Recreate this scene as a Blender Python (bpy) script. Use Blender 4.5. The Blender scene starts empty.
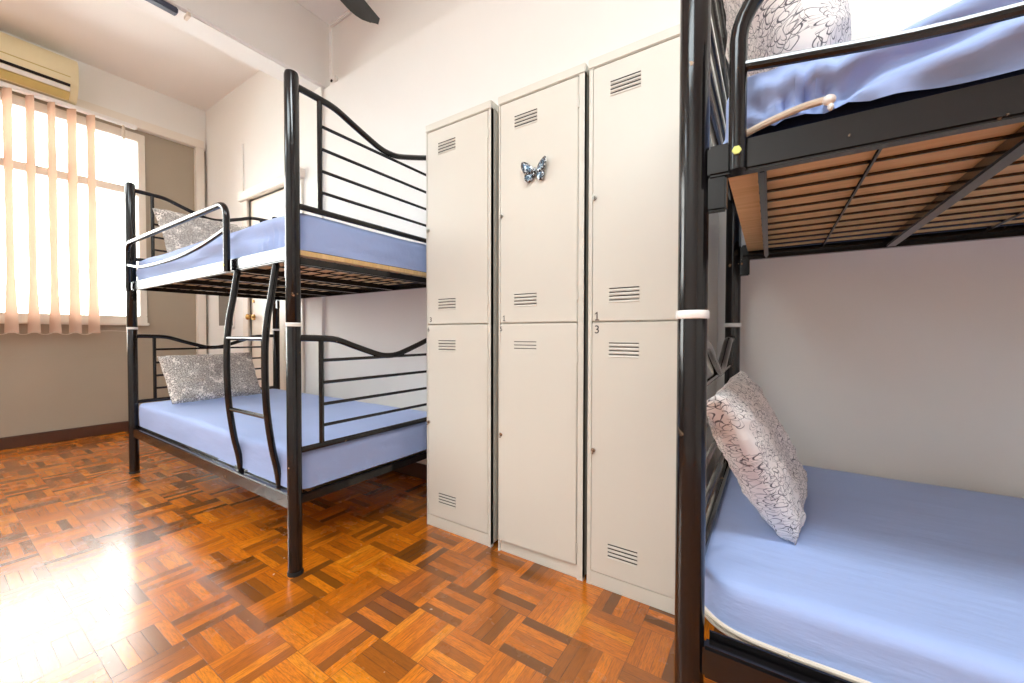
import bpy, bmesh, math, random
from mathutils import Vector, Matrix, noise

random.seed(7)
sc = bpy.context.scene
C = sc.collection
PI = math.pi

# ------------------------------------------------------------------ nodes
class NT:
    def __init__(s, name):
        s.m = bpy.data.materials.new(name); s.m.use_nodes = True
        s.t = s.m.node_tree; s.n = s.t.nodes; s.l = s.t.links
        s.b = s.n['Principled BSDF']; s.out = s.n['Material Output']
    def node(s, typ, **kw):
        n = s.n.new(typ)
        for k, v in kw.items(): setattr(n, k, v)
        return n
    def put(s, sock, v):
        if isinstance(v, (int, float)): sock.default_value = v
        elif isinstance(v, (tuple, list)):
            sock.default_value = tuple(v) + (1,) if len(v) == 3 and len(sock.default_value) == 4 else v
        else: s.l.new(v, sock)
    def M(s, op, *a):
        n = s.node('ShaderNodeMath', operation=op)
        for i, v in enumerate(a): s.put(n.inputs[i], v)
        return n.outputs[0]
    def V(s, op, *a):
        n = s.node('ShaderNodeVectorMath', operation=op)
        for i, v in enumerate(a): s.put(n.inputs[i], v)
        return n.outputs[0]
    def sep(s, v):
        n = s.node('ShaderNodeSeparateXYZ'); s.put(n.inputs[0], v); return n.outputs
    def comb(s, x, y, z=0.0):
        n = s.node('ShaderNodeCombineXYZ')
        for i, v in enumerate((x, y, z)): s.put(n.inputs[i], v)
        return n.outputs[0]
    def noise(s, vec, scale, detail=3, rough=.5):
        n = s.node('ShaderNodeTexNoise'); s.put(n.inputs['Vector'], vec)
        n.inputs['Scale'].default_value = scale; n.inputs['Detail'].default_value = detail
        n.inputs['Roughness'].default_value = rough
        return n.outputs['Fac']
    def ramp(s, f, stops, interp='LINEAR'):
        n = s.node('ShaderNodeValToRGB'); s.put(n.inputs[0], f); r = n.color_ramp; r.interpolation = interp
        while len(r.elements) < len(stops): r.elements.new(.5)
        for e, (p, c) in zip(r.elements, stops):
            e.position = p; e.color = tuple(c) + (1,)
        return n.outputs[0]
    def mix(s, f, a, b, blend='MIX'):
        n = s.node('ShaderNodeMix', data_type='RGBA', blend_type=blend)
        s.put(n.inputs[0], f); s.put(n.inputs[6], a); s.put(n.inputs[7], b)
        return n.outputs[2]
    def maprange(s, v, a, b, c=0.0, d=1.0):
        n = s.node('ShaderNodeMapRange')
        for i, x in enumerate((v, a, b, c, d)): s.put(n.inputs[i], x)
        return n.outputs[0]
    def obj(s): return s.node('ShaderNodeTexCoord').outputs['Object']
    def uv(s): return s.node('ShaderNodeTexCoord').outputs['UV']
    def bump(s, h, strength=.2, dist=.01):
        n = s.node('ShaderNodeBump'); s.put(n.inputs['Height'], h)
        n.inputs['Strength'].default_value = strength; n.inputs['Distance'].default_value = dist
        s.l.new(n.outputs[0], s.b.inputs['Normal'])
    def set(s, **kw):
        names = dict(col='Base Color', rough='Roughness', metal='Metallic', spec='Specular IOR Level',
                     coat='Coat Weight', coatr='Coat Roughness', em='Emission Color', ems='Emission Strength', sheen='Sheen Weight')
        for k, v in kw.items(): s.put(s.b.inputs[names[k]], v)
        return s

def lin(r, g, b):
    f = lambda c: ((c / 255 + .055) / 1.055) ** 2.4 if c > 10 else c / 255 / 12.92
    return (f(r), f(g), f(b))

def paint(name, rgb, rough=.5, var=.04, scale=4, bump=.05, bscale=120, **kw):
    t = NT(name); c = lin(*rgb)
    f = t.noise(t.obj(), scale, 4)
    d = tuple(x * (1 - var * 2) for x in c)
    t.set(col=t.ramp(f, [(.3, d), (.7, c)]), rough=rough, **kw)
    if bump: t.bump(t.noise(t.obj(), bscale, 3), bump, .002)
    return t.m

MAT = {}
MAT['wall'] = paint('white wall paint', (236, 234, 229), .6, .015, 1.5, .12, 60)
MAT['ceiling'] = paint('white ceiling paint', (240, 237, 233), .7, .01, 1.0, .06, 40)
MAT['grey_wall'] = paint('greige wall paint', (168, 156, 138), .55, .03, 2.0, .1, 50)
MAT['trim'] = paint('cream gloss paint', (232, 224, 212), .35, .02, 3, .04, 60)
MAT['door'] = paint('cream door paint', (238, 226, 210), .35, .02, 3, .04, 60)
MAT['locker'] = paint('greige enamel', (217, 214, 203), .36, .012, 2.5, .05, 300)
MAT['dark'] = paint('dark slot', (26, 22, 20), .8, .1, 10, 0)
MAT['white_plastic'] = paint('white plastic', (238, 236, 232), .4, .01, 5, 0)
MAT['fan'] = paint('dark brown fan blade', (62, 57, 50), .4, .05, 6, 0)
MAT['ac'] = paint('cream plastic', (226, 214, 176), .35, .02, 4, 0)
MAT['ac_yellow'] = paint('yellowed plastic', (196, 176, 112), .4, .04, 8, 0)
MAT['chrome'] = paint('dull chrome', (190, 186, 178), .25, .02, 20, 0, metal=1.0)
MAT['brass'] = paint('aged brass', (190, 150, 90), .3, .05, 20, 0, metal=1.0)
MAT['ink'] = paint('black marker ink', (40, 36, 34), .6, .02, 20, 0)
MAT['cream_tape'] = paint('cream piping tape', (222, 208, 190), .7, .03, 30, .2, 400)
MAT['navy'] = paint('navy ticking', (26, 42, 74), .8, .05, 30, .2, 400)
MAT['batten'] = paint('blue grey metal', (74, 80, 98), .35, .05, 10, 0)
MAT['skirting'] = paint('dark brown stained wood', (84, 52, 36), .35, .12, 12, .05, 80)
MAT['zinc'] = paint('yellow zinc bolt', (206, 206, 120), .3, .05, 30, 0, metal=.7)

def mat_black():
    t = NT('black gloss enamel'); o = t.obj()
    n1 = t.noise(o, 22, 3, .6); n2 = t.noise(o, 2.5, 1)
    chip = t.M('MULTIPLY', t.maprange(n1, .70, .72), t.maprange(n2, .5, .55))
    t.set(col=t.mix(chip, lin(15, 13, 15), lin(150, 122, 92)), rough=t.maprange(chip, 0, 1, .17, .6), spec=.4, coat=.22, coatr=.08)
    t.bump(t.noise(o, 60, 2), .04, .003)
    return t.m
MAT['black'] = mat_black()
MAT['rubber'] = paint('black rubber', (22, 20, 19), .6, .1, 20, 0)

def mat_parquet():
    t = NT('finger parquet'); o = t.obj(); x, y, z = t.sep(o)
    S = .1545
    u = t.M('DIVIDE', t.M('ADD', x, .470), S); v = t.M('DIVIDE', t.M('SUBTRACT', y, 1.040), S)
    ci, cj = t.M('FLOOR', u), t.M('FLOOR', v); fu, fv = t.M('FRACT', u), t.M('FRACT', v)
    par = t.M('FLOORED_MODULO', t.M('ADD', ci, cj), 2.0)
    par = t.M('GREATER_THAN', par, .5)
    a = t.M('ADD', fv, t.M('MULTIPLY', par, t.M('SUBTRACT', fu, fv)))      # across the fingers
    b = t.M('ADD', fu, t.M('MULTIPLY', par, t.M('SUBTRACT', fv, fu)))      # along the fingers
    a5 = t.M('MULTIPLY', a, 5.0); k = t.M('FLOOR', a5); fk = t.M('FRACT', a5)
    wn = t.node('ShaderNodeTexWhiteNoise', noise_dimensions='3D')
    t.put(wn.inputs['Vector'], t.comb(ci, cj, k)); rnd = wn.outputs['Value']
    wn2 = t.node('ShaderNodeTexWhiteNoise', noise_dimensions='3D')
    t.put(wn2.inputs['Vector'], t.comb(ci, cj, 9.0)); rt = wn2.outputs['Value']
    r = t.M('ADD', t.M('MULTIPLY', rnd, .72), t.M('MULTIPLY', rt, .28))
    col = t.ramp(r, [(0, lin(94, 54, 18)), (.2, lin(126, 72, 16)), (.36, lin(184, 98, 14)), (.58, lin(218, 117, 15)),
                     (.8, lin(234, 133, 22)), (1, lin(244, 154, 38))])
    # grain runs along the finger
    gv = t.comb(t.M('MULTIPLY', a, 6.5), t.M('ADD', t.M('MULTIPLY', b, .7), t.M('MULTIPLY', rnd, 37.0)), t.M('ADD', ci, t.M('MULTIPLY', cj, 7.3)))
    g = t.noise(gv, 6.0, 6, .75)
    col = t.mix(t.maprange(g, .44, .62, .0, .62), col, lin(112, 62, 16), 'MIX')
    col = t.mix(t.maprange(t.noise(o, 1.2, 2), .35, .7, 0, .25), col, lin(170, 98, 26))
    e1 = t.M('MINIMUM', fk, t.M('SUBTRACT', 1.0, fk)); e2 = t.M('MINIMUM', b, t.M('SUBTRACT', 1.0, b))
    e1 = t.M('DIVIDE', e1, 5.0)
    e = t.M('MINIMUM', e1, e2)
    gap = t.maprange(e, .001, .008, 1, 0)
    gapn = t.M('MULTIPLY', gap, t.maprange(t.noise(o, 9, 2), .35, .6, .25, .9))
    col = t.mix(gapn, col, lin(52, 28, 14))
    # pale worn chips
    chip = t.maprange(t.noise(o, 26, 2, .4), .765, .785, 0, .8)
    col = t.mix(chip, col, lin(216, 196, 168))
    sm = t.noise(o, 7, 4, .6)
    t.set(col=col, rough=t.maprange(sm, .3, .7, .23, .29), spec=.5, coat=.65, coatr=.2)
    h = t.M('ADD', t.M('MULTIPLY', gap, -1.0), t.M('ADD', t.M('MULTIPLY', rnd, .35), t.M('MULTIPLY', g, .35)))
    t.bump(h, .22, .0015)
    return t.m
MAT['parquet'] = mat_parquet()

def mat_sheet(name, rgb):
    t = NT(name); o = t.obj(); c = lin(*rgb)
    f = t.noise(o, 3, 3)
    t.set(col=t.ramp(f, [(.3, tuple(x * .94 for x in c)), (.7, c)]), rough=.75, sheen=.15, spec=.2)
    w = t.noise(t.V('MULTIPLY', o, (2.2, 9.0, 9.0)), 2.0, 4, .6)
    t.bump(t.M('ADD', w, t.M('MULTIPLY', t.noise(o, 600, 1), .02)), .35, .01)
    return t.m
MAT['sheet'] = mat_sheet('blue cotton sheet', (160, 180, 227))

def mat_flower(name, scale, width, bg, fg, petals=3):
    """line drawn blossoms, printed on the cloth"""
    t = NT(name); uv = t.V('MULTIPLY', t.uv(), (scale, scale, 0.0))
    wob = t.node('ShaderNodeTexNoise'); t.put(wob.inputs['Vector'], uv); wob.inputs['Scale'].default_value = 1.7
    uvw = t.V('ADD', uv, t.V('MULTIPLY', t.V('SUBTRACT', wob.outputs['Color'], (.5, .5, .5)), (.35, .35, 0.0)))
    total = None
    for off, sc_, w_ in (((0, 0, 0), 1.0, 1.0), ((.37, .71, 0), 1.55, 1.3)):
        q = t.V('ADD', t.V('MULTIPLY', uvw, (sc_, sc_, 1.0)), off)
        vo = t.node('ShaderNodeTexVoronoi', voronoi_dimensions='2D'); t.put(vo.inputs['Vector'], q); vo.inputs['Scale'].default_value = 1.0
        d = t.V('SUBTRACT', q, vo.outputs['Position']); dx, dy, _ = t.sep(d)
        r = t.node('ShaderNodeVectorMath', operation='LENGTH'); t.put(r.inputs[0], t.comb(dx, dy, 0.0)); r = r.outputs['Value']
        th = t.M('ADD', t.M('ARCTAN2', dy, dx), t.M('MULTIPLY', t.sep(vo.outputs['Color'])[0], 6.28))
        for R_, n_, ph in ((.20, 2.5, 0.0), (.36, 3.0, .7), (.50, 4.5, 1.9), (.62, 4.0, .3)):
            s_ = t.M('ABSOLUTE', t.M('SINE', t.M('ADD', t.M('MULTIPLY', th, n_), ph)))
            s_ = t.M('POWER', s_, .6)
            rr = t.M('MULTIPLY', t.M('ADD', t.M('MULTIPLY', s_, .62), .38), R_)
            line = t.maprange(t.M('ABSOLUTE', t.M('SUBTRACT', r, rr)), width * w_ * .5, width * w_, 1, 0)
            total = line if total is None else t.M('MAXIMUM', total, line)
        vein = t.M('ABSOLUTE', t.M('SINE', t.M('MULTIPLY', th, 6.0)))
        vein = t.M('MULTIPLY', t.maprange(vein, .0, .1, .55, 0), t.maprange(r, .5, .12, 0, 1))
        total = t.M('MAXIMUM', total, vein)
    br = t.noise(uv, 9, 2)
    total = t.M('MULTIPLY', total, t.maprange(br, .3, .5, .35, .95))
    t.set(col=t.mix(total, lin(*bg), lin(*fg)), rough=.8, sheen=.2, spec=.2)
    t.bump(t.noise(t.obj(), 14, 4, .6), .35, .012)
    return t.m
MAT['flower'] = mat_flower('flower line print cotton', 10, .014, (232, 225, 222), (70, 66, 74))
MAT['flower_dense'] = mat_flower('dense grey flower print cotton', 15, .045, (244, 238, 231), (128, 123, 117))

def mat_plywood():
    t = NT('plywood'); o = t.obj()
    g = t.noise(t.V('MULTIPLY', o, (1.0, 14.0, 1.0)), 5, 4, .6)
    g2 = t.noise(o, 2.0, 2)
    col = t.ramp(g, [(.3, lin(206, 170, 112)), (.7, lin(232, 200, 146))])
    t.set(col=t.mix(t.maprange(g2, .4, .7, 0, .5), col, lin(206, 162, 98)), rough=.6)
    return t.m
MAT['plywood'] = mat_plywood()

def mat_slat():
    t = NT('beige blind fabric'); t.set(col=lin(226, 202, 184), rough=.8, spec=.1)
    tr = t.node('ShaderNodeBsdfTranslucent'); tr.inputs[0].default_value = lin(222, 190, 166) + (1,)
    mx = t.node('ShaderNodeMixShader'); mx.inputs[0].default_value = .14
    t.l.new(t.b.outputs[0], mx.inputs[1]); t.l.new(tr.outputs[0], mx.inputs[2]); t.l.new(mx.outputs[0], t.out.inputs[0])
    t.bump(t.noise(t.obj(), 300, 2), .1, .001)
    return t.m
MAT['slat'] = mat_slat()

def mat_glass():
    t = NT('window glass')
    g = t.node('ShaderNodeBsdfGlossy'); g.inputs['Roughness'].default_value = .02
    tr = t.node('ShaderNodeBsdfTransparent'); tr.inputs[0].default_value = (.96, .98, .97, 1)
    fr = t.node('ShaderNodeFresnel'); fr.inputs[0].default_value = 1.45
    mx = t.node('ShaderNodeMixShader')
    t.l.new(fr.outputs[0], mx.inputs[0]); t.l.new(tr.outputs[0], mx.inputs[1]); t.l.new(g.outputs[0], mx.inputs[2])
    t.l.new(mx.outputs[0], t.out.inputs[0]); t.n.remove(t.b)
    return t.m
MAT['glass'] = mat_glass()
MAT['mirror'] = paint('mirror glass', (150, 147, 140), .12, .02, 3, 0, metal=.35)

def mat_wing(name, a, b):
    t = NT(name); f = t.noise(t.obj(), 130, 3, .7)
    t.set(col=t.ramp(f, [(.38, lin(*a)), (.5, lin(*b)), (.62, lin(214, 222, 228))]), rough=.25, metal=.5)
    return t.m
MAT['wing'] = mat_wing('enamelled wing', (30, 40, 52), (98, 126, 148))
MAT['wing_dark'] = mat_wing('dark enamel body', (30, 26, 26), (60, 48, 44))

# ------------------------------------------------------------------ mesh helpers
def BM(): return bmesh.new()
def box(bm, x0, x1, y0, y1, z0, z1):
    vs = [bm.verts.new((x, y, z)) for x in (x0, x1) for y in (y0, y1) for z in (z0, z1)]
    for f in ((0, 1, 3, 2), (4, 6, 7, 5), (0, 4, 5, 1), (2, 3, 7, 6), (0, 2, 6, 4), (1, 5, 7, 3)):
        bm.faces.new([vs[i] for i in f])
def bevel(bm, w, seg=2):
    bmesh.ops.bevel(bm, geom=list(bm.edges), offset=w, segments=seg, affect='EDGES', clamp_overlap=True)
def smooth_path(pts, n=6):
    P = [Vector(p) for p in pts]; out = []
    for i in range(len(P) - 1):
        p0 = P[max(i - 1, 0)]; p1 = P[i]; p2 = P[i + 1]; p3 = P[min(i + 2, len(P) - 1)]
        for k in range(n):
            t = k / n
            out.append(.5 * ((2 * p1) + (-p0 + p2) * t + (2 * p0 - 5 * p1 + 4 * p2 - p3) * t * t + (-p0 + 3 * p1 - 3 * p2 + p3) * t ** 3))
    out.append(P[-1]); return out
def tube(bm, pts, r, seg=12, cap=True):
    P = [Vector(p) for p in pts]; rings = []; up = None
    for i, p in enumerate(P):
        if i == 0: d = P[1] - P[0]
        elif i == len(P) - 1: d = P[-1] - P[-2]
        else: d = (P[i + 1] - p).normalized() + (p - P[i - 1]).normalized()
        d.normalize()
        if up is None:
            up = Vector((0, 0, 1)) if abs(d.z) < .9 else Vector((1, 0, 0))
        a = d.cross(up).normalized(); b = a.cross(d).normalized(); up = b
        rad = r[i] if isinstance(r, (list, tuple)) else r
        rings.append([bm.verts.new(p + rad * (math.cos(t) * a + math.sin(t) * b)) for t in [2 * PI * k / seg for k in range(seg)]])
    for i in range(len(rings) - 1):
        for k in range(seg):
            bm.faces.new((rings[i][k], rings[i][(k + 1) % seg], rings[i + 1][(k + 1) % seg], rings[i + 1][k]))
    if cap:
        bm.faces.new(rings[0]); bm.faces.new(rings[-1])
def rod_z(bm, x, y, prof, seg=24):
    """lathe about a vertical axis: prof = [(radius, z)...]"""
    tube(bm, [(x, y, z) for r, z in prof], [r for r, z in prof], seg)
def ball(bm, c, r, sx=1, sy=1, sz=1):
    bmesh.ops.create_uvsphere(bm, u_segments=14, v_segments=8, radius=r, matrix=Matrix.Translation(c) @ Matrix.Diagonal((sx, sy, sz, 1)))

def obj(name, bm, mats, parent=None, smooth=True, angle=35):
    bmesh.ops.recalc_face_normals(bm, faces=bm.faces)
    me = bpy.data.meshes.new(name); bm.to_mesh(me); bm.free()
    if not isinstance(mats, (list, tuple)): mats = [mats]
    for m in mats: me.materials.append(m)
    if smooth:
        me.shade_smooth()
        me.set_sharp_from_angle(angle=math.radians(angle))
    o = bpy.data.objects.new(name, me); C.objects.link(o)
    if parent is not None: o.parent = parent
    return o
def thing(name, label, cat, loc=(0, 0, 0), group=None):
    o = bpy.data.objects.new(name, None); C.objects.link(o); o.location = loc
    o.empty_display_size = .1
    tag(o, label, cat, group); return o
def tag(o, label, cat, group=None):
    o['label'] = label; o['category'] = cat
    if group: o['group'] = group
    return o
def struct(name, bm, mats, parent=None, **kw):
    o = obj(name, bm, mats, parent, **kw)
    if parent is None: o['kind'] = 'structure'
    return o

# ------------------------------------------------------------------ the room
XW, YS, YM, YU, ZC = -4.87, 1.68, 1.70, 1.765, 3.20      # window wall, alcove side wall, main wall, ceiling
XR, YB = 2.7, -2.7
b = BM(); box(b, XW - .2, XR + .1, YB - .1, YM + .2, -.12, 0); struct('floor', b, MAT['parquet'], smooth=False)
b = BM(); box(b, XW - .2, XR + .1, YB - .1, YM + .2, ZC, ZC + .12); struct('ceiling', b, MAT['ceiling'], smooth=False)
b = BM(); box(b, XW - .1, -2.975, YB - .1, YM + .2, 3.15, ZC); struct('ceiling_alcove', b, MAT['ceiling'], smooth=False)
b = BM(); box(b, -2.79, XR, YM, YU + .001, 0, 2.69); box(b, -2.79, XR, YU, YM + .2, 0, ZC); struct('wall_back', b, MAT['wall'], smooth=False)
DX0, DX1, DZ = -3.925, -3.115, 2.075
b = BM(); box(b, XW, DX0, YS, YM + .2, 0, ZC); box(b, DX1, -2.79, YS, YM + .2, 0, 2.70); box(b, DX1, -2.975, YS, YM + .2, 2.70, ZC); box(b, DX0, DX1, YS, YM + .2, DZ, ZC)
struct('wall_alcove', b, MAT['wall'], smooth=False)
b = BM(); box(b, XR, XR + .1, YB, YM, 0, ZC); struct('wall_right', b, MAT['wall'], smooth=False)
b = BM(); box(b, XW, XR, YB - .1, YB, 0, ZC); struct('wall_front', b, MAT['wall'], smooth=False)
b = BM(); box(b, -2.975, -2.79, YB, YU, 2.70, ZC); bevel(b, .006); struct('beam', b, MAT['wall'])

# window wall: white above and right of the trim, greige below it
WY0, WY1, WZ0, WZ1 = -1.45, 1.21, .975, 2.705
b = BM()
box(b, XW - .18, XW, YB, WY0, 0, ZC); box(b, XW - .18, XW, WY1, YM, 0, ZC)
box(b, XW - .18, XW, WY0, WY1, 0, WZ0); box(b, XW - .18, XW, WY0, WY1, WZ1, ZC)
struct('wall_left', b, MAT['grey_wall'], smooth=False)
b = BM(); box(b, XW, XW + .03, YB, YS, 2.745, ZC); struct('wall_left_upper', b, MAT['wall'], smooth=False)
b = BM(); box(b, XW, XW + .014, YB, 1.60, .07, .697); bevel(b, .004); struct('wall_left_lower', b, MAT['grey_wall'])
b = BM(); box(b, XW + .03, XW + .06, YB, 1.655, 2.745, 2.825); box(b, XW, XW + .06, 1.585, 1.655, .0, 2.745); bevel(b, .005)
struct('trim_1', b, MAT['trim'])
b = BM(); box(b, XW, XW + .032, YB, 1.585, 0, .092); bevel(b, .006); struct('baseboard_left', b, MAT['skirting'])
b = BM(); box(b, -2.79, XR, YM - .012, YM, 0, .09); bevel(b, .003); struct('baseboard_back', b, MAT['skirting'])
b = BM(); box(b, -2.79, XR, YU - .022, YU, ZC - .03, ZC); bevel(b, .008); struct('trim_2', b, MAT['ceiling'])

# window: outer frame, transom, mullions, panes
b = BM()
xa, xb = XW - .07, XW + .022
box(b, xa, xb, WY0, WY1, WZ0, WZ0 + .065); box(b, xa, xb, WY0, WY1, WZ1 - .075, WZ1)
box(b, xa, xb, WY0, WY0 + .05, WZ0 + .065, WZ1 - .075); box(b, xa, xb, WY1 - .05, WY1, WZ0 + .065, WZ1 - .075)
for y in (-.36,): box(b, xa, xb - .01, y - .03, y + .03, WZ0 + .065, WZ1 - .075)
box(b, xa, xb - .02, WY0 + .05, WY1 - .05, 2.145, 2.212)
bevel(b, .004)
win = struct('window_1', b, MAT['trim'])
for y0, y1 in ((WY0 + .05, -.39), (-.33, WY1 - .05)):
    for z0, z1 in ((WZ0 + .065, 2.145), (2.212, WZ1 - .075)):
        b = BM(); box(b, XW - .03, XW - .025, y0, y1, z0, z1); obj('pane', b, MAT['glass'], win, smooth=False)
b = BM(); box(b, XW + .001, XW + .04, WY0 - .03, WY1 + .01, WZ0 - .02, WZ0 + .006); bevel(b, .005); obj('window_sill', b, MAT['trim'], win)

# vertical blind
XB = -4.76
bl = thing('vertical_blind', 'beige vertical blind with narrow hanging slats drawn across the bright window', 'blind', (XB, .3, 2.74))
def rel(o, root):  # parts keep world coordinates in their mesh
    o.matrix_parent_inverse = Matrix.Translation(-Vector(root.location)); return o
b = BM(); box(b, XB - .022, XB + .022, -1.5, 1.13, 2.702, 2.734); bevel(b, .004); rel(obj('headrail', b, MAT['white_plastic'], bl), bl)
sy = [.848 - .108 * i for i in range(13)]
for i, y in enumerate(sy):
    b = BM(); n = 26; rows = []
    base = math.radians(63 - 5 * math.sin(i * 1.9) + (6 if i == 4 else 0))
    for k in range(n + 1):
        f = k / n; z = 2.70 - f * (2.70 - .885)
        ph = base - math.radians(20) * max(0, (f - .78) / .22) ** 1.0 + math.radians(3) * math.sin(f * 7 + i)
        row = []
        for s in range(7):
            q = (s / 6 - .5) * .086; c = .006 * (1 - (2 * s / 6 - 1) ** 2)
            row.append(b.verts.new((XB + q * math.sin(ph) + c * math.cos(ph), y + q * math.cos(ph) - c * math.sin(ph), z)))
        rows.append(row)
    for k in range(n):
        for s in range(6): b.faces.new((rows[k][s], rows[k][s + 1], rows[k + 1][s + 1], rows[k + 1][s]))
    bmesh.ops.solidify(b, geom=list(b.faces), thickness=.0012)
    # bottom weight sleeve
    o = rel(obj('slat', b, MAT['slat'], bl), bl)
    b = BM(); tube(b, [(XB, y, 2.72), (XB, y, 2.69)], .006, 8); o2 = obj('hanger', b, MAT['white_plastic'], o)
b = BM()
for off in (-.022, .022):
    pts = []
    for i in range(len(sy) - 1):
        for k in range(8):
            f = k / 8; pts.append((XB + off, sy[i] + (sy[i + 1] - sy[i]) * f, .90 - .028 * math.sin(PI * f)))
    pts.append((XB + off, sy[-1], .90)); tube(b, pts, .0022, 6)
pts = [(XB + .02, .848, .90), (XB + .02, .94, .905), (XB + .02, 1.04, .90)]
tube(b, smooth_path(pts), .0022, 6)
rel(obj('bead_chain', b, MAT['cream_tape'], bl), bl)
b = BM(); tube(b, [(XB + .01, 1.045, 2.715), (XB + .01, 1.045, 1.0), (XB + .012, 1.045, .72)], .0025, 6)
rod_z(b, XB + .01, 1.045, [(.006, 2.70), (.011, 2.68), (.011, 2.60), (.006, 2.58)], 10)
rel(obj('pull_cord', b, MAT['cream_tape'], bl), bl)

# door in the alcove wall
b = BM()
box(b, DX0 - .10, DX0, YS - .018, YS + .06, 0, DZ + .0); box(b, DX1, DX1 + .09, YS - .018, YS + .06, 0, DZ)
bevel(b, .004)
door = struct('door_1', b, MAT['trim'])
b = BM(); box(b, DX0 - .12, DX1 + .11, YS - .045, YS + .06, DZ, DZ + .075); bevel(b, .006); obj('door_header', b, MAT['trim'], door)
b = BM(); box(b, DX0 + .004, DX1 - .004, YS + .01, YS + .05, .01, DZ - .004); bevel(b, .003); leaf = obj('door_leaf', b, MAT['door'], door)
b = BM()
kx, kz = DX0 + .055, 1.03
rod = [(kx, YS + .012, kz), (kx, YS - .005, kz), (kx, YS - .005, kz), (kx, YS - .02, kz), (kx, YS - .032, kz), (kx, YS - .05, kz), (kx, YS - .06, kz)]
tube(b, rod, [.026, .026, .009, .009, .024, .026, .012], 16); obj('door_knob', b, MAT['brass'], leaf)
b = BM(); tube(b, [(kx, YS + .012, 1.17), (kx, YS - .002, 1.17)], .012, 12); obj('key_plate', b, MAT['brass'], leaf)

mir = thing('wall_mirror', 'narrow frameless grey mirror hung on the pale wall beside the door', 'mirror', (-4.40, YS, .935))
b = BM(); box(b, -4.545, -4.255, YS - .014, YS - .004, .96, 1.50); rel(obj('mirror_glass', b, MAT['mirror'], mir), mir)
b = BM(); box(b, -4.57, -4.23, YS - .008, YS, .93, 1.515); box(b, -4.57, -4.23, YS - .02, YS, .93, .946); bevel(b, .002)
rel(obj('backing_frame', b, MAT['white_plastic'], mir), mir)

tag(obj('wall_cable', (lambda b: (tube(b, [(-4.02, YS - .006, 2.60), (-4.02, YS - .006, 2.15)], .007, 8), b)[1])(BM()), MAT['white_plastic']),
    'short white cable duct running down the alcove wall to the door frame', 'cable')
b = BM(); tube(b, [(-2.783, YB + .05, 2.712), (-2.783, 1.72, 2.712)], .008, 8)
tube(b, [(-2.778, YU - .012, ZC - .035), (-2.778, YU - .012, 2.80)], .009, 8)
tag(obj('conduit', b, MAT['white_plastic']), 'white painted electrical conduit along the lower edge of the ceiling beam and down the corner', 'conduit')
so = thing('junction_box', 'small white electrical junction box where the conduit ends in the wall corner', 'electrical box', (-2.74, YU, 2.75))
b = BM(); box(b, -2.765, -2.70, YU - .03, YU, 2.72, 2.785); bevel(b, .002); rel(obj('housing', b, MAT['white_plastic'], so), so)
b = BM(); tube(b, [(-2.735, YU - .03, 2.753), (-2.735, YU - .036, 2.753)], .010, 12); rel(obj('cable_gland', b, MAT['dark'], so), so)
lb = thing('lamp_batten', 'slim blue-grey lamp batten fixed under the lower edge of the ceiling beam', 'lamp', (-2.80, .2, 2.70))
b = BM(); box(b, -2.83, -2.785, -.35, .845, 2.668, 2.70); bevel(b, .005); rel(obj('housing', b, MAT['batten'], lb), lb)
b = BM(); box(b, -2.835, -2.78, .884, .900, 2.682, 2.722); bevel(b, .001); rel(obj('bracket', b, MAT['cream_tape'], lb), lb)

# air conditioner
ac = thing('air_conditioner', 'cream wall-mounted split air conditioner above the window, left edge of the room', 'air conditioner', (XW + .03, .3, 2.73))
A0, A1 = -.10, .765
prof = [(0, 2.742), (.0, 3.07), (.10, 3.075), (.165, 3.06), (.195, 3.01), (.203, 2.92), (.198, 2.865), (.19, 2.845), (.18, 2.83), (.155, 2.79), (.115, 2.744)]
b = BM()
L = [b.verts.new((XW + .03 + x, A0, z)) for x, z in prof]; R_ = [b.verts.new((XW + .03 + x, A1, z)) for x, z in prof]
for i in range(len(prof)): j = (i + 1) % len(prof); b.faces.new((L[i], L[j], R_[j], R_[i]))
b.faces.new(L); b.faces.new(R_)
bevel(b, .004, 2)
rel(obj('body', b, MAT['ac'], ac), ac)
def strip(name, x0, z0, x1, z1, th, mat, y0=A0 + .03, y1=A1 - .045):
    b = BM(); d = Vector((x1 - x0, 0, z1 - z0)).normalized(); n = Vector((d.z, 0, -d.x)) * th
    a = [(x0, z0), (x1, z1)]
    c = [(x0, z0), (x1, z1), (x1 + n.x, z1 + n.z), (x0 + n.x, z0 + n.z)]
    Lv = [b.verts.new((XW + .03 + x, y0, z)) for x, z in c]; Rv = [b.verts.new((XW + .03 + x, y1, z)) for x, z in c]
    for i in range(4): j = (i + 1) % 4; b.faces.new((Lv[i], Lv[j], Rv[j], Rv[i]))
    b.faces.new(Lv); b.faces.new(Rv)
    return rel(obj(name, b, mat, ac), ac)
strip('air_slot', .1915, 2.852, .183, 2.832, -.003, MAT['dark'])
strip('louvre', .184, 2.828, .168, 2.802, -.006, MAT['white_plastic'])
strip('lower_flap', .166, 2.797,   .122, 2.749, -.008, MAT['ac_yellow'])
strip('seam', .2045, 2.905, .2025, 2.898, -.001, MAT['ac_yellow'])

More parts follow.
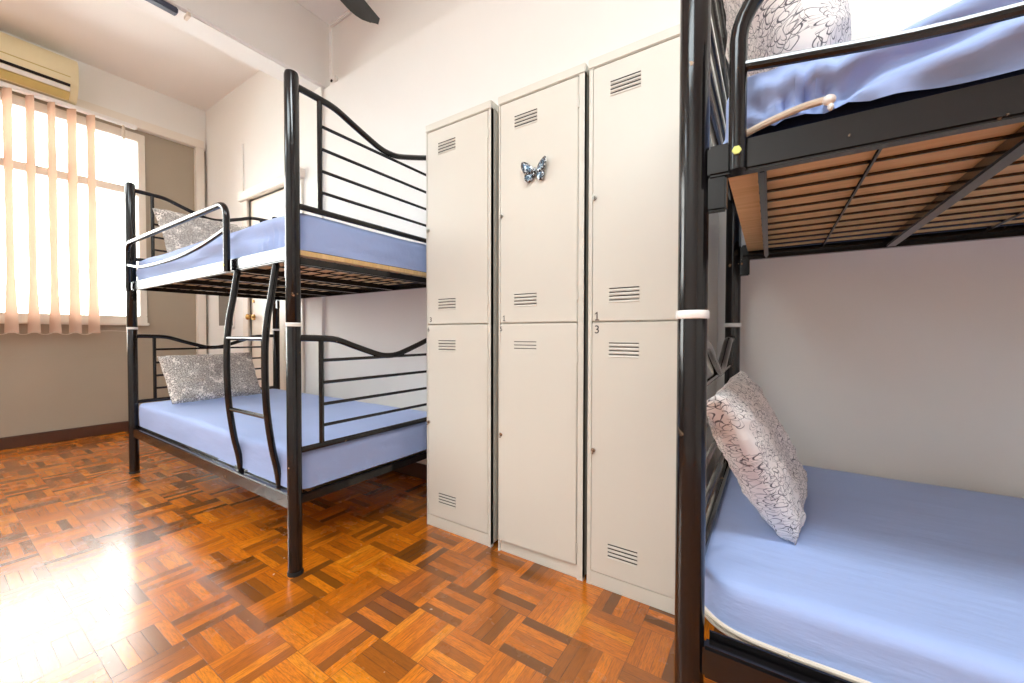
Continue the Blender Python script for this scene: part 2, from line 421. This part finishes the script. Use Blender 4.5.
# ceiling fan: only one blade tip reaches the picture
FX, FY, FZ = -1.845, .975, 2.74
fan = thing('ceiling_fan', 'dark ceiling fan with one blade tip showing at the top edge', 'ceiling fan', (FX, FY, ZC))
b = BM(); rod_z(b, FX, FY, [(.065, ZC), (.065, ZC - .03), (.03, ZC - .07), (.012, ZC - .08), (.012, FZ + .07)]); rel(obj('down_rod', b, MAT['fan'], fan), fan)
b = BM(); rod_z(b, FX, FY, [(.02, FZ + .09), (.08, FZ + .07), (.105, FZ + .03), (.105, FZ), (.08, FZ - .03), (.02, FZ - .05)], 32); rel(obj('motor', b, MAT['fan'], fan), fan)
for k in range(3):
    a0 = math.radians(105) + k * 2 * PI / 3
    b = BM(); n = 14; rows = []
    for i in range(n + 1):
        f = i / n; rr = .10 + f * .49
        w = .045 + .03 * min(1, f * 3)
        tp = math.sqrt(max(.0, 1 - ((f - .7) / .31) ** 2)) if f > .7 else 1
        tp2 = math.sqrt(max(.0, 1 - ((f - .93) / .08) ** 2)) if f > .93 else 1
        row = []
        for s in (-1, -.5, 0, .5, 1):
            x = rr; y = s * w * (tp if s > 0 else tp2) + .012 * math.sin(f * 2); z = FZ + .012 * s - .006 * s * s
            row.append(b.verts.new((FX + x * math.cos(a0) - y * math.sin(a0), FY + x * math.sin(a0) + y * math.cos(a0), z)))
        rows.append(row)
    for i in range(n):
        for s in range(4): b.faces.new((rows[i][s], rows[i][s + 1], rows[i + 1][s + 1], rows[i + 1][s]))
    bmesh.ops.solidify(b, geom=list(b.faces), thickness=.006)
    rel(obj('blade', b, MAT['fan'], fan), fan)

# ------------------------------------------------------------------ bunk beds
BW, BL = .861, 1.90        # post centre to post centre
def bunk(label, ox, oy, rail_lo, group, up0=1.147, up1=1.198, g0=.055, g1=1.430, rb=.0095, gz=0, pr_=.0245, gr=.06, gt=1.432):
    """origin at the head-end front post; the bed runs to +X and back to +Y"""
    root = thing('bunk_bed', label, 'bunk bed', (ox, oy, 0), group)
    K, PL = MAT['black'], MAT['white_plastic']
    P = lambda n, bm, m=K, par=root, **k: obj(n, bm, m, par, **k)
    for x in (0, BL):
        for y in (0, BW):
            b = BM(); rod_z(b, x, y, [(.0235, .012), (pr_, .03), (pr_, .905), (.0235, .907), (.0235, .921), (pr_, .923), (pr_, 1.806), (.0215, 1.818), (.012, 1.823)])
            post = P('post', b)
            b = BM(); rod_z(b, x, y, [(.0258, .907), (.0268, .909), (.0268, .919), (.0258, .921)]); P('joint_ring', b, PL, post)
            b = BM(); rod_z(b, x, y, [(.027, 0), (.027, .008), (.025, .014)]); P('foot_cap', b, MAT['rubber'], post)
    # long rails
    for z0, z1 in ((up0, up1), (rail_lo, rail_lo + .055)):
        for y, s in ((0, -1), (BW, 1)):
            b = BM(); box(b, .022, BL - .022, y - .013, y + .013, z0, z1); bevel(b, .004)
            P('side_rail', b)
            b = BM(); box(b, .03, BL - .03, y - s * .013, y - s * .035, z0 + .012, z0 + .018)
            box(b, .03, BL - .03, y - s * .013, y - s * .017, z0 + .012, z1 + (.012 if z0 < 1 else 0)); P('inner_ledge', b, smooth=False)
    for x, s in ((0, 1), (BL, -1)):
        for y, t in ((0, 1), (BW, -1)):
            b = BM(); box(b, x + s * .018, x + s * .05, y - .010 + (t * .004), y + .010 + (t * .004), 1.085, up0 + .002)
            bevel(b, .003); P('rail_bracket', b)
    # end panels (wave-topped), head and foot, lower and upper
    for x, head in ((0, True), (BL, False)):
        for zb, up in ((.450, False), (1.348, True)):
            h = .430 if up else .415; d0 = .078
            top = zb + h
            ys = [(.02, top), (.10, top - .002), (.17, top - .008), (.25, top - .035), (.33, top - .062), (.385, top - d0), (.43, top - d0 - .004)]
            ys += [(BW - y, z) for y, z in reversed(ys[:-1])]
            b = BM(); tube(b, smooth_path([(x, y, z) for y, z in ys], 5), .0125, 12); tube(b, [(x, .02, zb), (x, BW - .02, zb)], .0115, 12)
            panel = P('head_panel' if head else 'foot_panel', b)
            for y in (.105, BW - .105):
                b = BM(); tube(b, [(x, y, zb), (x, y, top - .005)], .0095, 10); P('upright', b, K, panel)
            for k, z in enumerate((.076, .158, .242, .328)):
                b = BM(); tube(b, [(x, .105, zb + z), (x, BW - .105, zb + z)], .0065, 8); P('crossbar', b, K, panel)
    # bunk bases: board on a wire grid with cross bars
    for z in (up0 + .021, rail_lo + .022):
        lo = z < 1
        b = BM(); box(b, .045, BL - (.03 if lo else .003), .085 if lo else .03, BW - .03, z + .004, z + (.016 if lo else .022)); P('base_board', b, MAT['plywood'], smooth=False)
        b = BM()
        for k in range(12):
            y = .055 + k * (BW - .11) / 11
            tube(b, [(.09, y, z + .002), (BL - .04, y, z + .002)], .0032, 6)
        x = .245
        while x < BL - .1:
            tube(b, [(x, .03, z - .004), (x, BW - .03, z - .004)], .0032, 6); x += .34
        grid = P('wire_grid', b)
        for x in (.098, .405, .745, 1.085, 1.425, 1.80):
            w = .006 if x in (.098, 1.80) else .0125
            b = BM(); box(b, x - w, x + w, .013, BW - .013, z - .02, z + .004); bevel(b, .003); P('cross_bar', b)
    # end rails closing each bunk under the mattress
    for x in (0, BL):
        b = BM(); box(b, x - .010, x + .010, .02, BW - .02, rail_lo + .018, rail_lo + .050); bevel(b, .003); P('end_rail', b)
    b = BM(); box(b, BL - .012, BL + .002, .02, BW - .02, up0 - .010, up0 + .016); bevel(b, .003); P('end_rail', b)
    # guard rail on the outside of the upper long rail
    gy = -.028
    r = gr; arc = lambda cx, cz, a0, a1: [(cx + r * math.cos(a), gy, cz + r * math.sin(a)) for a in [a0 + (a1 - a0) * k / 8 for k in range(9)]]
    pts = [(g0, gy, 1.142 + gz), (g0, gy, 1.25)] + arc(g0 + r, gt - r, PI, PI / 2) + arc(g1 - r, gt - r, PI / 2, 0) + [(g1, gy, 1.25), (g1, gy, 1.142 + gz)]
    b = BM(); tube(b, pts, .0125, 14); guard = P('guard_rail', b)
    lp = [(g0, gy, 1.300), (.14, gy, 1.288), (.30, gy, 1.266), (.55, gy, 1.258), (.9, gy, 1.262), (1.18, gy, 1.285), (g1, gy, 1.322)]
    b = BM(); tube(b, smooth_path([(x, y, z + gz) for x, y, z in lp], 5), rb, 10); P('lower_guard_bar', b, K, guard)
    for x in (g0, g1):
        b = BM(); tube(b, [(x, gy - .010, 1.168 + gz), (x, gy - .0155, 1.168 + gz)], .0065, 6)
        P('bolt', b, MAT['zinc'], guard)
    # ladder at the foot end
    lyz = [(.008, 1.148), (.000, 1.10), (-.012, 1.02), (-.025, .945), (-.034, .85), (-.036, .75), (-.034, .65), (-.028, .56), (-.012, .44), (.004, .36), (.014, rail_lo + .055)]
    for lx in (1.440, 1.765):
        b = BM(); tube(b, smooth_path([(lx, y + .0, z) for y, z in lyz], 4), .0125, 12); P('ladder_rail', b)
    for z, y in ((.862, -.034), (.563, -.027)):
        b = BM(); tube(b, [(1.440, y, z), (1.765, y, z)], .0085, 10); P('ladder_rung', b)
    return root
LX, LY = -3.35, .763
RX, RY = -.112, .735
bunk('black metal bunk bed by the window, its ladder and curved end panels in full view', LX, LY, .235, 'black tubular bunk beds')
bunk('black metal bunk bed nearest the camera, only its head end showing', RX, RY, .302, 'black tubular bunk beds',
     up0=1.139, up1=1.189, g0=.066, rb=.0078, gz=-.007, pr_=.0238, gr=.09, gt=1.420)

# ------------------------------------------------------------------ mattresses with fitted sheets
def soft_box(x0, x1, y0, y1, z0, z1, R, r, disp, nx=150, ny=56, nz=12, bottom=False):
    """rounded mattress skin as one welded grid"""
    b = BM(); vs = {}
    cx, cy = (x0 + x1) / 2, (y0 + y1) / 2; hx, hy = (x1 - x0) / 2, (y1 - y0) / 2
    def mp(i, j, k):
        x = -hx + 2 * hx * i / nx; y = -hy + 2 * hy * j / ny; z = z0 + (z1 - z0) * k / nz
        # round top edge
        ix = max(-hx + r, min(hx - r, x)); iy = max(-hy + r, min(hy - r, y)); iz = min(z, z1 - r)
        d = Vector((x - ix, y - iy, z - iz))
        m = max(abs(d.x), abs(d.y), abs(d.z))
        if m > 1e-9 and d.length > 1e-9:
            d = d.normalized() * m
        x, y, z = ix + d.x, iy + d.y, iz + d.z
        ax, ay = abs(x) - (hx - R), abs(y) - (hy - R)
        if ax > 0 and ay > 0:
            u, v = ax / R, ay / R
            u, v = u * math.sqrt(max(0, 1 - v * v / 2)), v * math.sqrt(max(0, 1 - u * u / 2))
            x = math.copysign(hx - R + R * u, x); y = math.copysign(hy - R + R * v, y)
        return Vector((cx + x, cy + y, z))
    def g(i, j, k):
        key = (i, j, k)
        if key not in vs: vs[key] = b.verts.new(mp(i, j, k))
        return vs[key]
    for i in range(nx):
        for j in range(ny): b.faces.new((g(i, j, nz), g(i + 1, j, nz), g(i + 1, j + 1, nz), g(i, j + 1, nz)))
    if bottom:
        for i in range(nx):
            for j in range(ny): b.faces.new((g(i, j, 0), g(i, j + 1, 0), g(i + 1, j + 1, 0), g(i + 1, j, 0)))
    for k in range(nz):
        for i in range(nx):
            for j in (0, ny): b.faces.new((g(i, j, k), g(i + 1, j, k), g(i + 1, j, k + 1), g(i, j, k + 1)))
        for j in range(ny):
            for i in (0, nx): b.faces.new((g(i, j, k), g(i, j + 1, k), g(i, j + 1, k + 1), g(i, j, k + 1)))
    bmesh.ops.recalc_face_normals(b, faces=b.faces); b.normal_update()
    mv = [(v, v.normal.copy()) for v in b.verts]
    if disp:
        for v, n in mv:
            v.co += n * disp(v.co, n)
    return b
def fold(p, s, amp): return amp * noise.noise(Vector(p) * s)
def ridge(a, w): return math.exp(-(a / w) ** 2)

def mattress(label, ox, oy, z0, z1, disp, hem, group, tape=None, xin=0.012, yin=.02, yb=.004, R=.06, clip=None):
    x0, x1 = ox + xin, ox + BL - .004; y0, y1 = oy + yin, oy + BW - yb
    root = thing('mattress', label, 'mattress', ((x0 + x1) / 2, (y0 + y1) / 2, z0), group)
    b = soft_box(x0 + .026, x1 - .026, y0 + .024, y1 - .024, z0, z1 - .026, .055, .02, None, 20, 10, 4, True)
    rel(obj('mattress_core', b, MAT['navy'], root), root)
    b = soft_box(x0, x1, y0, y1, z0 + hem, z1, R, .024, disp)
    rel(obj('fitted_sheet', b, MAT['sheet'], root, angle=80), root)
    if tape:
        b = BM()
        for path, r in tape: tube(b, smooth_path(path, 5), r, 8)
        rel(obj('piping', b, MAT['cream_tape'], root), root)
    if clip:
        b = BM(); ball(b, clip, .0085, 1, .8, .9); ball(b, (clip[0] + .002, clip[1], clip[2] - .010), .005, .8, .8, 1.2)
        rel(obj('piping_end', b, MAT['white_plastic'], root), root)
    return root

def d_flat(amp=.0035, sag=.0):
    def f(p, n):
        a = fold((p.x * 1.2, p.y * 4, p.z * 6), 2.5, amp) + fold((p.x * 5, p.y * 5, p.z * 14), 2.2, amp * .5)
        return a
    return f
def d_upper_left(p, n):
    a = fold((p.x * 1.3, p.y * 2, p.z * 9), 3, .005)
    if n.y < -.5:   # gathers where the sheet is tucked beside the foot post
        t = p.x - (LX + BL - .17)
        a += .006 * math.exp(-(t / .10) ** 2) * math.sin(t * 150 + 20 * p.z) * max(0, 1.33 - p.z) / .1
        a += .004 * math.sin(p.x * 9 + p.z * 60)
    return a
def d_upper_right(p, n):
    x, z = p.x, p.z
    a = fold((x * 1.5, p.y * 3, z * 5), 3, .006)
    if n.y < -.3:
        t = x - .06
        # fan of gathers over the piping, long soft folds to the right
        fan_ = math.atan2(z - 1.18, t + .03)
        a += .0075 * math.exp(-(t / .10) ** 2) * math.sin(fan_ * 16 + 2 * noise.noise(Vector((x * 12, z * 9, 2)))) * min(1, max(0, (1.33 - z) / .07))
        a += .008 * math.sin((z - .12 * x) * 95 + 2.6 * noise.noise(Vector((x * 5, z * 10, 0)))) * min(1, max(0, x + .05) / .15)
        a += fold((x * 7, 0, z * 22), 1.6, .006)
        a = max(-.012, min(.016, a * 1.5 + .002))
    return a
G = 'blue-sheeted bunk mattresses'
mattress('top-bunk mattress in a pale blue sheet on the bunk bed by the window', LX, LY, 1.192, 1.334, d_upper_left, .0, G, xin=-.002, yin=.014)
mattress('bottom-bunk mattress in a smooth blue sheet on the bunk bed by the window', LX, LY, .292, .440, d_flat(), .004, G, xin=-.005, yin=.014)
RU = [((-.056, RY + .010, 1.196), (-.03, RY + .007, 1.206), (.0, RY + .004, 1.214), (.035, RY + .000, 1.220), (.062, RY - .002, 1.221))]
mattress('top-bunk mattress with creased blue sheet and exposed piping, on the bunk nearest the camera', RX, RY, 1.190, 1.312, d_upper_right, .020, G,
         tape=[(RU[0], .0055)], yin=.014, xin=.040, clip=(.067, RY - .004, 1.219))
RZ = .352
hemp = [(-.116, 1.02, .372), (-.118, .89, .372), (-.112, .835, .370), (-.085, .795, .367), (-.04, .776, .363), (.03, .772, .361), (.2, .772, .361), (1.7, .772, .361)]
mattress('bottom-bunk mattress in smooth blue sheet with cream hem, nearest the camera', RX, RY, .350, .447, d_flat(.0028), .012, G,
         tape=[(hemp, .0045), ([(x, y + .004, z - .012) for x, y, z in hemp], .004)], yin=.040, xin=-.004, yb=-.036, R=.085)

# ------------------------------------------------------------------ pillows
def pillow(label, c, puff, mat, seed, group, n=44, uvs=1.0, back=1.0):
    """c = corners bottom-near, bottom-far, top-far, top-near"""
    B1, B2, T2, T1 = [Vector(p) for p in c]
    ctr = (B1 + B2 + T1 + T2) / 4
    nrm = (B2 - B1).cross(T1 - B1).normalized()
    b = BM(); uvl = b.loops.layers.uv.new('UVMap'); grid = {}; uvd = {}
    W = (B2 - B1).length; H = (T1 - B1).length
    for side in (1, -1):
        for i in range(n + 1):
            for j in range(n + 1):
                u, v = 2 * i / n - 1, 2 * j / n - 1
                edge = i in (0, n) or j in (0, n)
                if side == -1 and edge: grid[(side, i, j)] = grid[(1, i, j)]; continue
                # pinched outline: sides bow in between the corners
                uu = u * (1 - .03 * (1 - v * v)); vv = v * (1 - .04 * (1 - u * u))
                s, t = (uu + 1) / 2, (vv + 1) / 2
                p = B1.lerp(B2, s).lerp(T1.lerp(T2, s), t)
                k = (max(0, 1 - u ** 4) * max(0, 1 - v ** 4)) ** .52
                th = puff * k * (1 + .25 * noise.noise(Vector((u * 1.3, v * 1.3, seed)))) * (1 if side == 1 else back)
                w = .007 * noise.noise(Vector((u * 4, v * 4, seed + side))) + .005 * noise.noise(Vector((u * 9, v * 9, seed)))
                cr = (abs(u) * abs(v)) ** 3
                w += .010 * cr * math.sin(11 * (u - v) + seed)
                q = p + nrm * side * (th + w * (0 if edge else 1))
                if edge: q += Vector((noise.noise(q * 18), noise.noise(q * 18 + Vector((5, 0, 0))), noise.noise(q * 18 + Vector((0, 7, 0))))) * .006
                grid[(side, i, j)] = b.verts.new(q)
        for i in range(n):
            for j in range(n):
                f = b.faces.new([grid[(side, a, c_)] for a, c_ in ((i, j), (i + 1, j), (i + 1, j + 1), (i, j + 1))][::side])
                for lo, (a, c_) in zip(f.loops, [((i), (j)), (i + 1, j), (i + 1, j + 1), (i, j + 1)][::side]):
                    lo[uvl].uv = (a / n * W * uvs + seed, c_ / n * H * uvs + (3 if side < 0 else 0))
    o = obj('pillow', b, mat, None, angle=80)
    return tag(o, label, 'pillow', group)
GP = 'cotton pillows on the bunks'
pillow('grey densely patterned pillow at the window end of the lower bunk beyond the ladder',
       [(-3.03, .86, .452), (-3.03, 1.37, .452), (-3.21, 1.38, .745), (-3.21, .84, .738)], .055, MAT['flower_dense'], 1, GP)
pillow('grey densely patterned pillow behind the guard rail of the top bunk by the window',
       [(-3.10, .87, 1.352), (-3.10, 1.40, 1.352), (-3.24, 1.42, 1.67), (-3.24, .84, 1.665)], .05, MAT['flower_dense'], 2, GP)
pillow('white flower-print pillow leaning in the lower bunk nearest the camera',
       [(.048, .99, .448), (.082, 1.40, .452), (-.066, 1.24, .785), (-.085, .80, .768)], .036, MAT['flower'], 3, GP, back=1.8)
pillow('white flower-print pillow on the top bunk nearest the camera',
       [(.070, .83, 1.34), (.10, 1.42, 1.34), (-.045, 1.42, 1.74), (-.065, .82, 1.72)], .080, MAT['flower'], 4, GP)

# ------------------------------------------------------------------ lockers
def numeral(ch, x, y, z, size, parent, bold=.0):
    if ch == '1':
        b = BM(); h = size * .70; q = size * .085
        box(b, x - q / 2, x + q / 2, y - .0004, y + .0004, z, z + h)
        box(b, x - size * .2, x + size * .2, y - .0004, y + .0004, z - q * .5, z + q * .5)
        vs = [b.verts.new(p) for p in ((x - size * .2, y - .0004, z + h * .76), (x - size * .2, y - .0004, z + h * .66), (x, y - .0004, z + h * .86), (x, y - .0004, z + h))]
        b.faces.new(vs)
        return obj('numeral', b, MAT['ink'], parent, smooth=False)
    cu = bpy.data.curves.new('numeral', 'FONT'); cu.body = ch; cu.size = size; cu.extrude = .0004; cu.offset = bold; cu.align_x = 'CENTER'
    t = bpy.data.objects.new('tmp', cu); C.objects.link(t)
    dg = bpy.context.evaluated_depsgraph_get(); me = bpy.data.meshes.new_from_object(t.evaluated_get(dg))
    bpy.data.objects.remove(t); me.transform(Matrix.Translation((x, y, z)) @ Matrix.Rotation(PI / 2, 4, 'X'))
    me.materials.clear(); me.materials.append(MAT['ink'])
    o = bpy.data.objects.new('numeral', me); C.objects.link(o); o.parent = parent
    return o
YL = 1.300
def locker(label, x0, x1, dl, dr, H, nums, sag=0):
    w = x1 - x0; D = .375
    root = thing('locker', label, 'locker', ((x0 + x1) / 2, YL, 0), 'steel lockers in a row')
    m = MAT['locker']
    def add(n, b, mt=m, par=root, **k):
        o = obj(n, b, mt, par, **k)
        if par is root: rel(o, root)
        return o
    b = BM()
    box(b, x0, x0 + .0015, YL, YL + D, .012, H - .02); box(b, x1 - .0015, x1, YL, YL + D, .012, H - .02)
    box(b, x0, x1, YL + D - .002, YL + D, .012, H - .02)
    box(b, x0, dl, YL, YL + .016, 0, H - .02); box(b, dr, x1, YL, YL + .016, 0, H - .02)      # stiles
    box(b, dl, dr, YL + .012, YL + .014, .0, H - .02)
    add('carcass', b, smooth=False)
    b = BM(); box(b, x0 - .002, x1 + .002, YL - .004, YL + D, H - .034, H); bevel(b, .003); add('top_cap', b)
    b = BM(); box(b, x0 + .001, x1 - .001, YL + (.006 if sag else .001), YL + .012, 0, .050); bevel(b, .001); add('plinth', b)
    for top in (True, False):
        z0, z1 = (.9255, H - .037) if top else (.052, .9215)
        b = BM()
        box(b, dl + .002, dr - .002, YL - .002, YL + .010, z0, z1); bevel(b, .0025)
        if sag and not top:
            for v in b.verts:
                if v.co.z < .5: v.co.y -= .010 * (1 - (v.co.x - dl) / (dr - dl)) * (1 - v.co.z / .5) + .002
        d = add('locker_door', b)
        lx = x0 + .078; lw = .100
        for zc in ((H - .121, 1.016) if top else (.832, .143)):
            b = BM()
            for k in range(4):
                z = zc + .0195 - k * .013
                box(b, lx, lx + lw, YL - .0032, YL - .0015, z - .0013, z + .0016)
            v = add('vent_slot_shade', b, MAT['dark'], d, smooth=False)  # dark strips on the door, painting the shade inside slot openings
            b = BM()
            for k in range(4):
                z = zc + .0155 - k * .013
                a = [(lx, z + .0016, -.0022), (lx, z - .004, -.0042), (lx, z - .0052, -.0022)]
                Lv = [b.verts.new((lx, YL + y, zz)) for _, zz, y in a]; Rv = [b.verts.new((lx + lw, YL + y, zz)) for _, zz, y in a]
                for i in range(3): j = (i + 1) % 3; b.faces.new((Lv[i], Lv[j], Rv[j], Rv[i]))
                b.faces.new(Lv); b.faces.new(Rv)
            add('vent_lip', b, m, v, smooth=False)
        hz = 1.35 if top else .478
        b = BM(); tube(b, [(dl + .010, YL - .001, hz), (dl + .010, YL - .008, hz)], .0075, 12)
        box(b, dl + .0085, dl + .0115, YL - .016, YL - .006, hz - .012, hz + .004); add('latch', b, MAT['chrome'], d)
        for hz in ((H - .13, 1.02) if top else (.80, .115)):
            b = BM(); tube(b, [(dr - .001, YL - .002, hz - .018), (dr - .001, YL - .002, hz + .018)], .0032, 8); add('hinge', b, m, d)
        ch, nx, nz, sz = nums[0 if top else 1]
        numeral(ch, nx, YL - .0028, nz, sz, d)
    return root
locker('greige steel locker at the left end of the row, beside the window bunk bed', -1.322, -.954, -1.314, -.968, 1.828, (('3', -1.292, .936, .030), ('6', -1.306, .893, .026)))
locker('middle steel locker of the row, a butterfly stuck on its upper door', -.918, -.549, -.910, -.572, 1.826, (('1', -.888, .934, .030), ('5', -.902, .893, .026)), sag=1)
locker('steel locker beside the black post of the near bunk bed, doors numbered 1 and 3', -.535, -.168, -.520, -.188, 1.828, (('1', -.500, .930, .040), ('3', -.500, .884, .040)))

# butterfly ornament
BXc, BZc, BY = -.744, 1.488, YL - .008
bf = thing('butterfly_ornament', 'blue and silver butterfly ornament stuck on the middle locker door', 'ornament', (BXc, BY, BZc))
def wing(pts, s, lift):
    b = BM(); P = smooth_path(pts + [pts[0]], 4)[:-1]
    cx = sum(p[0] for p in P) / len(P); cz = sum(p[1] for p in P) / len(P)
    n = len(P)
    outer = [b.verts.new((s * p[0], -.001 - lift * abs(p[0]), p[1])) for p in P]
    inner = [b.verts.new((s * (cx + (p[0] - cx) * .7), -.004 - lift * abs(cx + (p[0] - cx) * .7), cz + (p[1] - cz) * .7)) for p in P]
    back = [b.verts.new((s * p[0], .002 - lift * abs(p[0]), p[1])) for p in P]
    for i in range(n):
        j = (i + 1) % n
        f = b.faces.new((outer[i], outer[j], inner[j], inner[i])); f.material_index = 1
        f = b.faces.new((back[i], back[j], outer[j], outer[i])); f.material_index = 1
    b.faces.new(inner); b.faces.new(back)
    return b
upw = [(.004, .004, 0), (.016, .026, 0), (.034, .040, 0), (.050, .044, 0), (.053, .026, 0), (.046, .004, 0), (.030, -.004, 0), (.012, -.004, 0)]
low = [(.004, -.002, 0), (.022, -.004, 0), (.040, -.006, 0), (.042, -.022, 0), (.030, -.035, 0), (.014, -.030, 0), (.006, -.016, 0)]
for s in (-1, 1):
    obj('upper_wing', wing(upw, s, .28), [MAT['wing'], MAT['wing_dark']], bf)
    obj('lower_wing', wing(low, s, .18), [MAT['wing'], MAT['wing_dark']], bf)
b = BM(); tube(b, [(0, -.002, .016), (0, -.006, .010), (0, -.007, 0), (0, -.006, -.014), (0, -.002, -.024)], [.002, .005, .006, .004, .0015], 8)
obj('butterfly_body', b, MAT['wing_dark'], bf)

# ------------------------------------------------------------------ light
w = bpy.data.worlds.new('daylight'); sc.world = w; w.use_nodes = True
bg = w.node_tree.nodes['Background']; bg.inputs[0].default_value = (1.0, .99, .98, 1); bg.inputs[1].default_value = 14.5
def area(name, loc, rot, sx, sy, power, col):
    l = bpy.data.lights.new(name, 'AREA'); l.shape = 'RECTANGLE'; l.size = sx; l.size_y = sy; l.energy = power; l.color = col
    o = bpy.data.objects.new(name, l); C.objects.link(o); o.location = loc; o.rotation_euler = rot; return o
area('unseen_overhead_light', (.45, -.25, 3.11), (0, 0, 0), 1.3, .5, 55, (.86, .96, 1))
area('unseen_overhead_light', (-1.0, -1.7, 3.11), (0, 0, 0), 1.6, 1.0, 60, (.84, .96, 1))  # fill added out of view behind the camera, lightens the locker fronts
area('unseen_overhead_light', (-3.9, -1.9, 3.11), (0, 0, 0), 1.0, .8, 44, (.80, .93, 1))  # cool unseen fill, added to brighten the alcove

# ------------------------------------------------------------------ camera
f, yaw, pitch, roll, H = 394.0, .5801, .0181, .0018, .88
cy, sy_ = math.cos(yaw), math.sin(yaw)
fw = Vector((-sy_ * math.cos(pitch), cy * math.cos(pitch), -math.sin(pitch)))
r = Vector((cy, sy_, 0)); u = r.cross(fw)
r2 = math.cos(roll) * r + math.sin(roll) * u; u2 = -math.sin(roll) * r + math.cos(roll) * u
cam = bpy.data.cameras.new('camera'); co = bpy.data.objects.new('camera', cam); C.objects.link(co)
cam.sensor_width = 36; cam.lens = f / 1024 * 36; cam.clip_start = .02
mt = Matrix((r2, u2, -fw)).transposed().to_4x4(); mt.translation = Vector((0, 0, H)); co.matrix_world = mt
sc.camera = co
sc.view_settings.view_transform = 'Standard'; sc.view_settings.look = 'None'
sc.view_settings.gamma = 1; sc.view_settings.use_curve_mapping = False; sc.view_settings.exposure = 0.07
sc.cycles.max_bounces = 10; sc.cycles.diffuse_bounces = 6; sc.cycles.transparent_max_bounces = 12
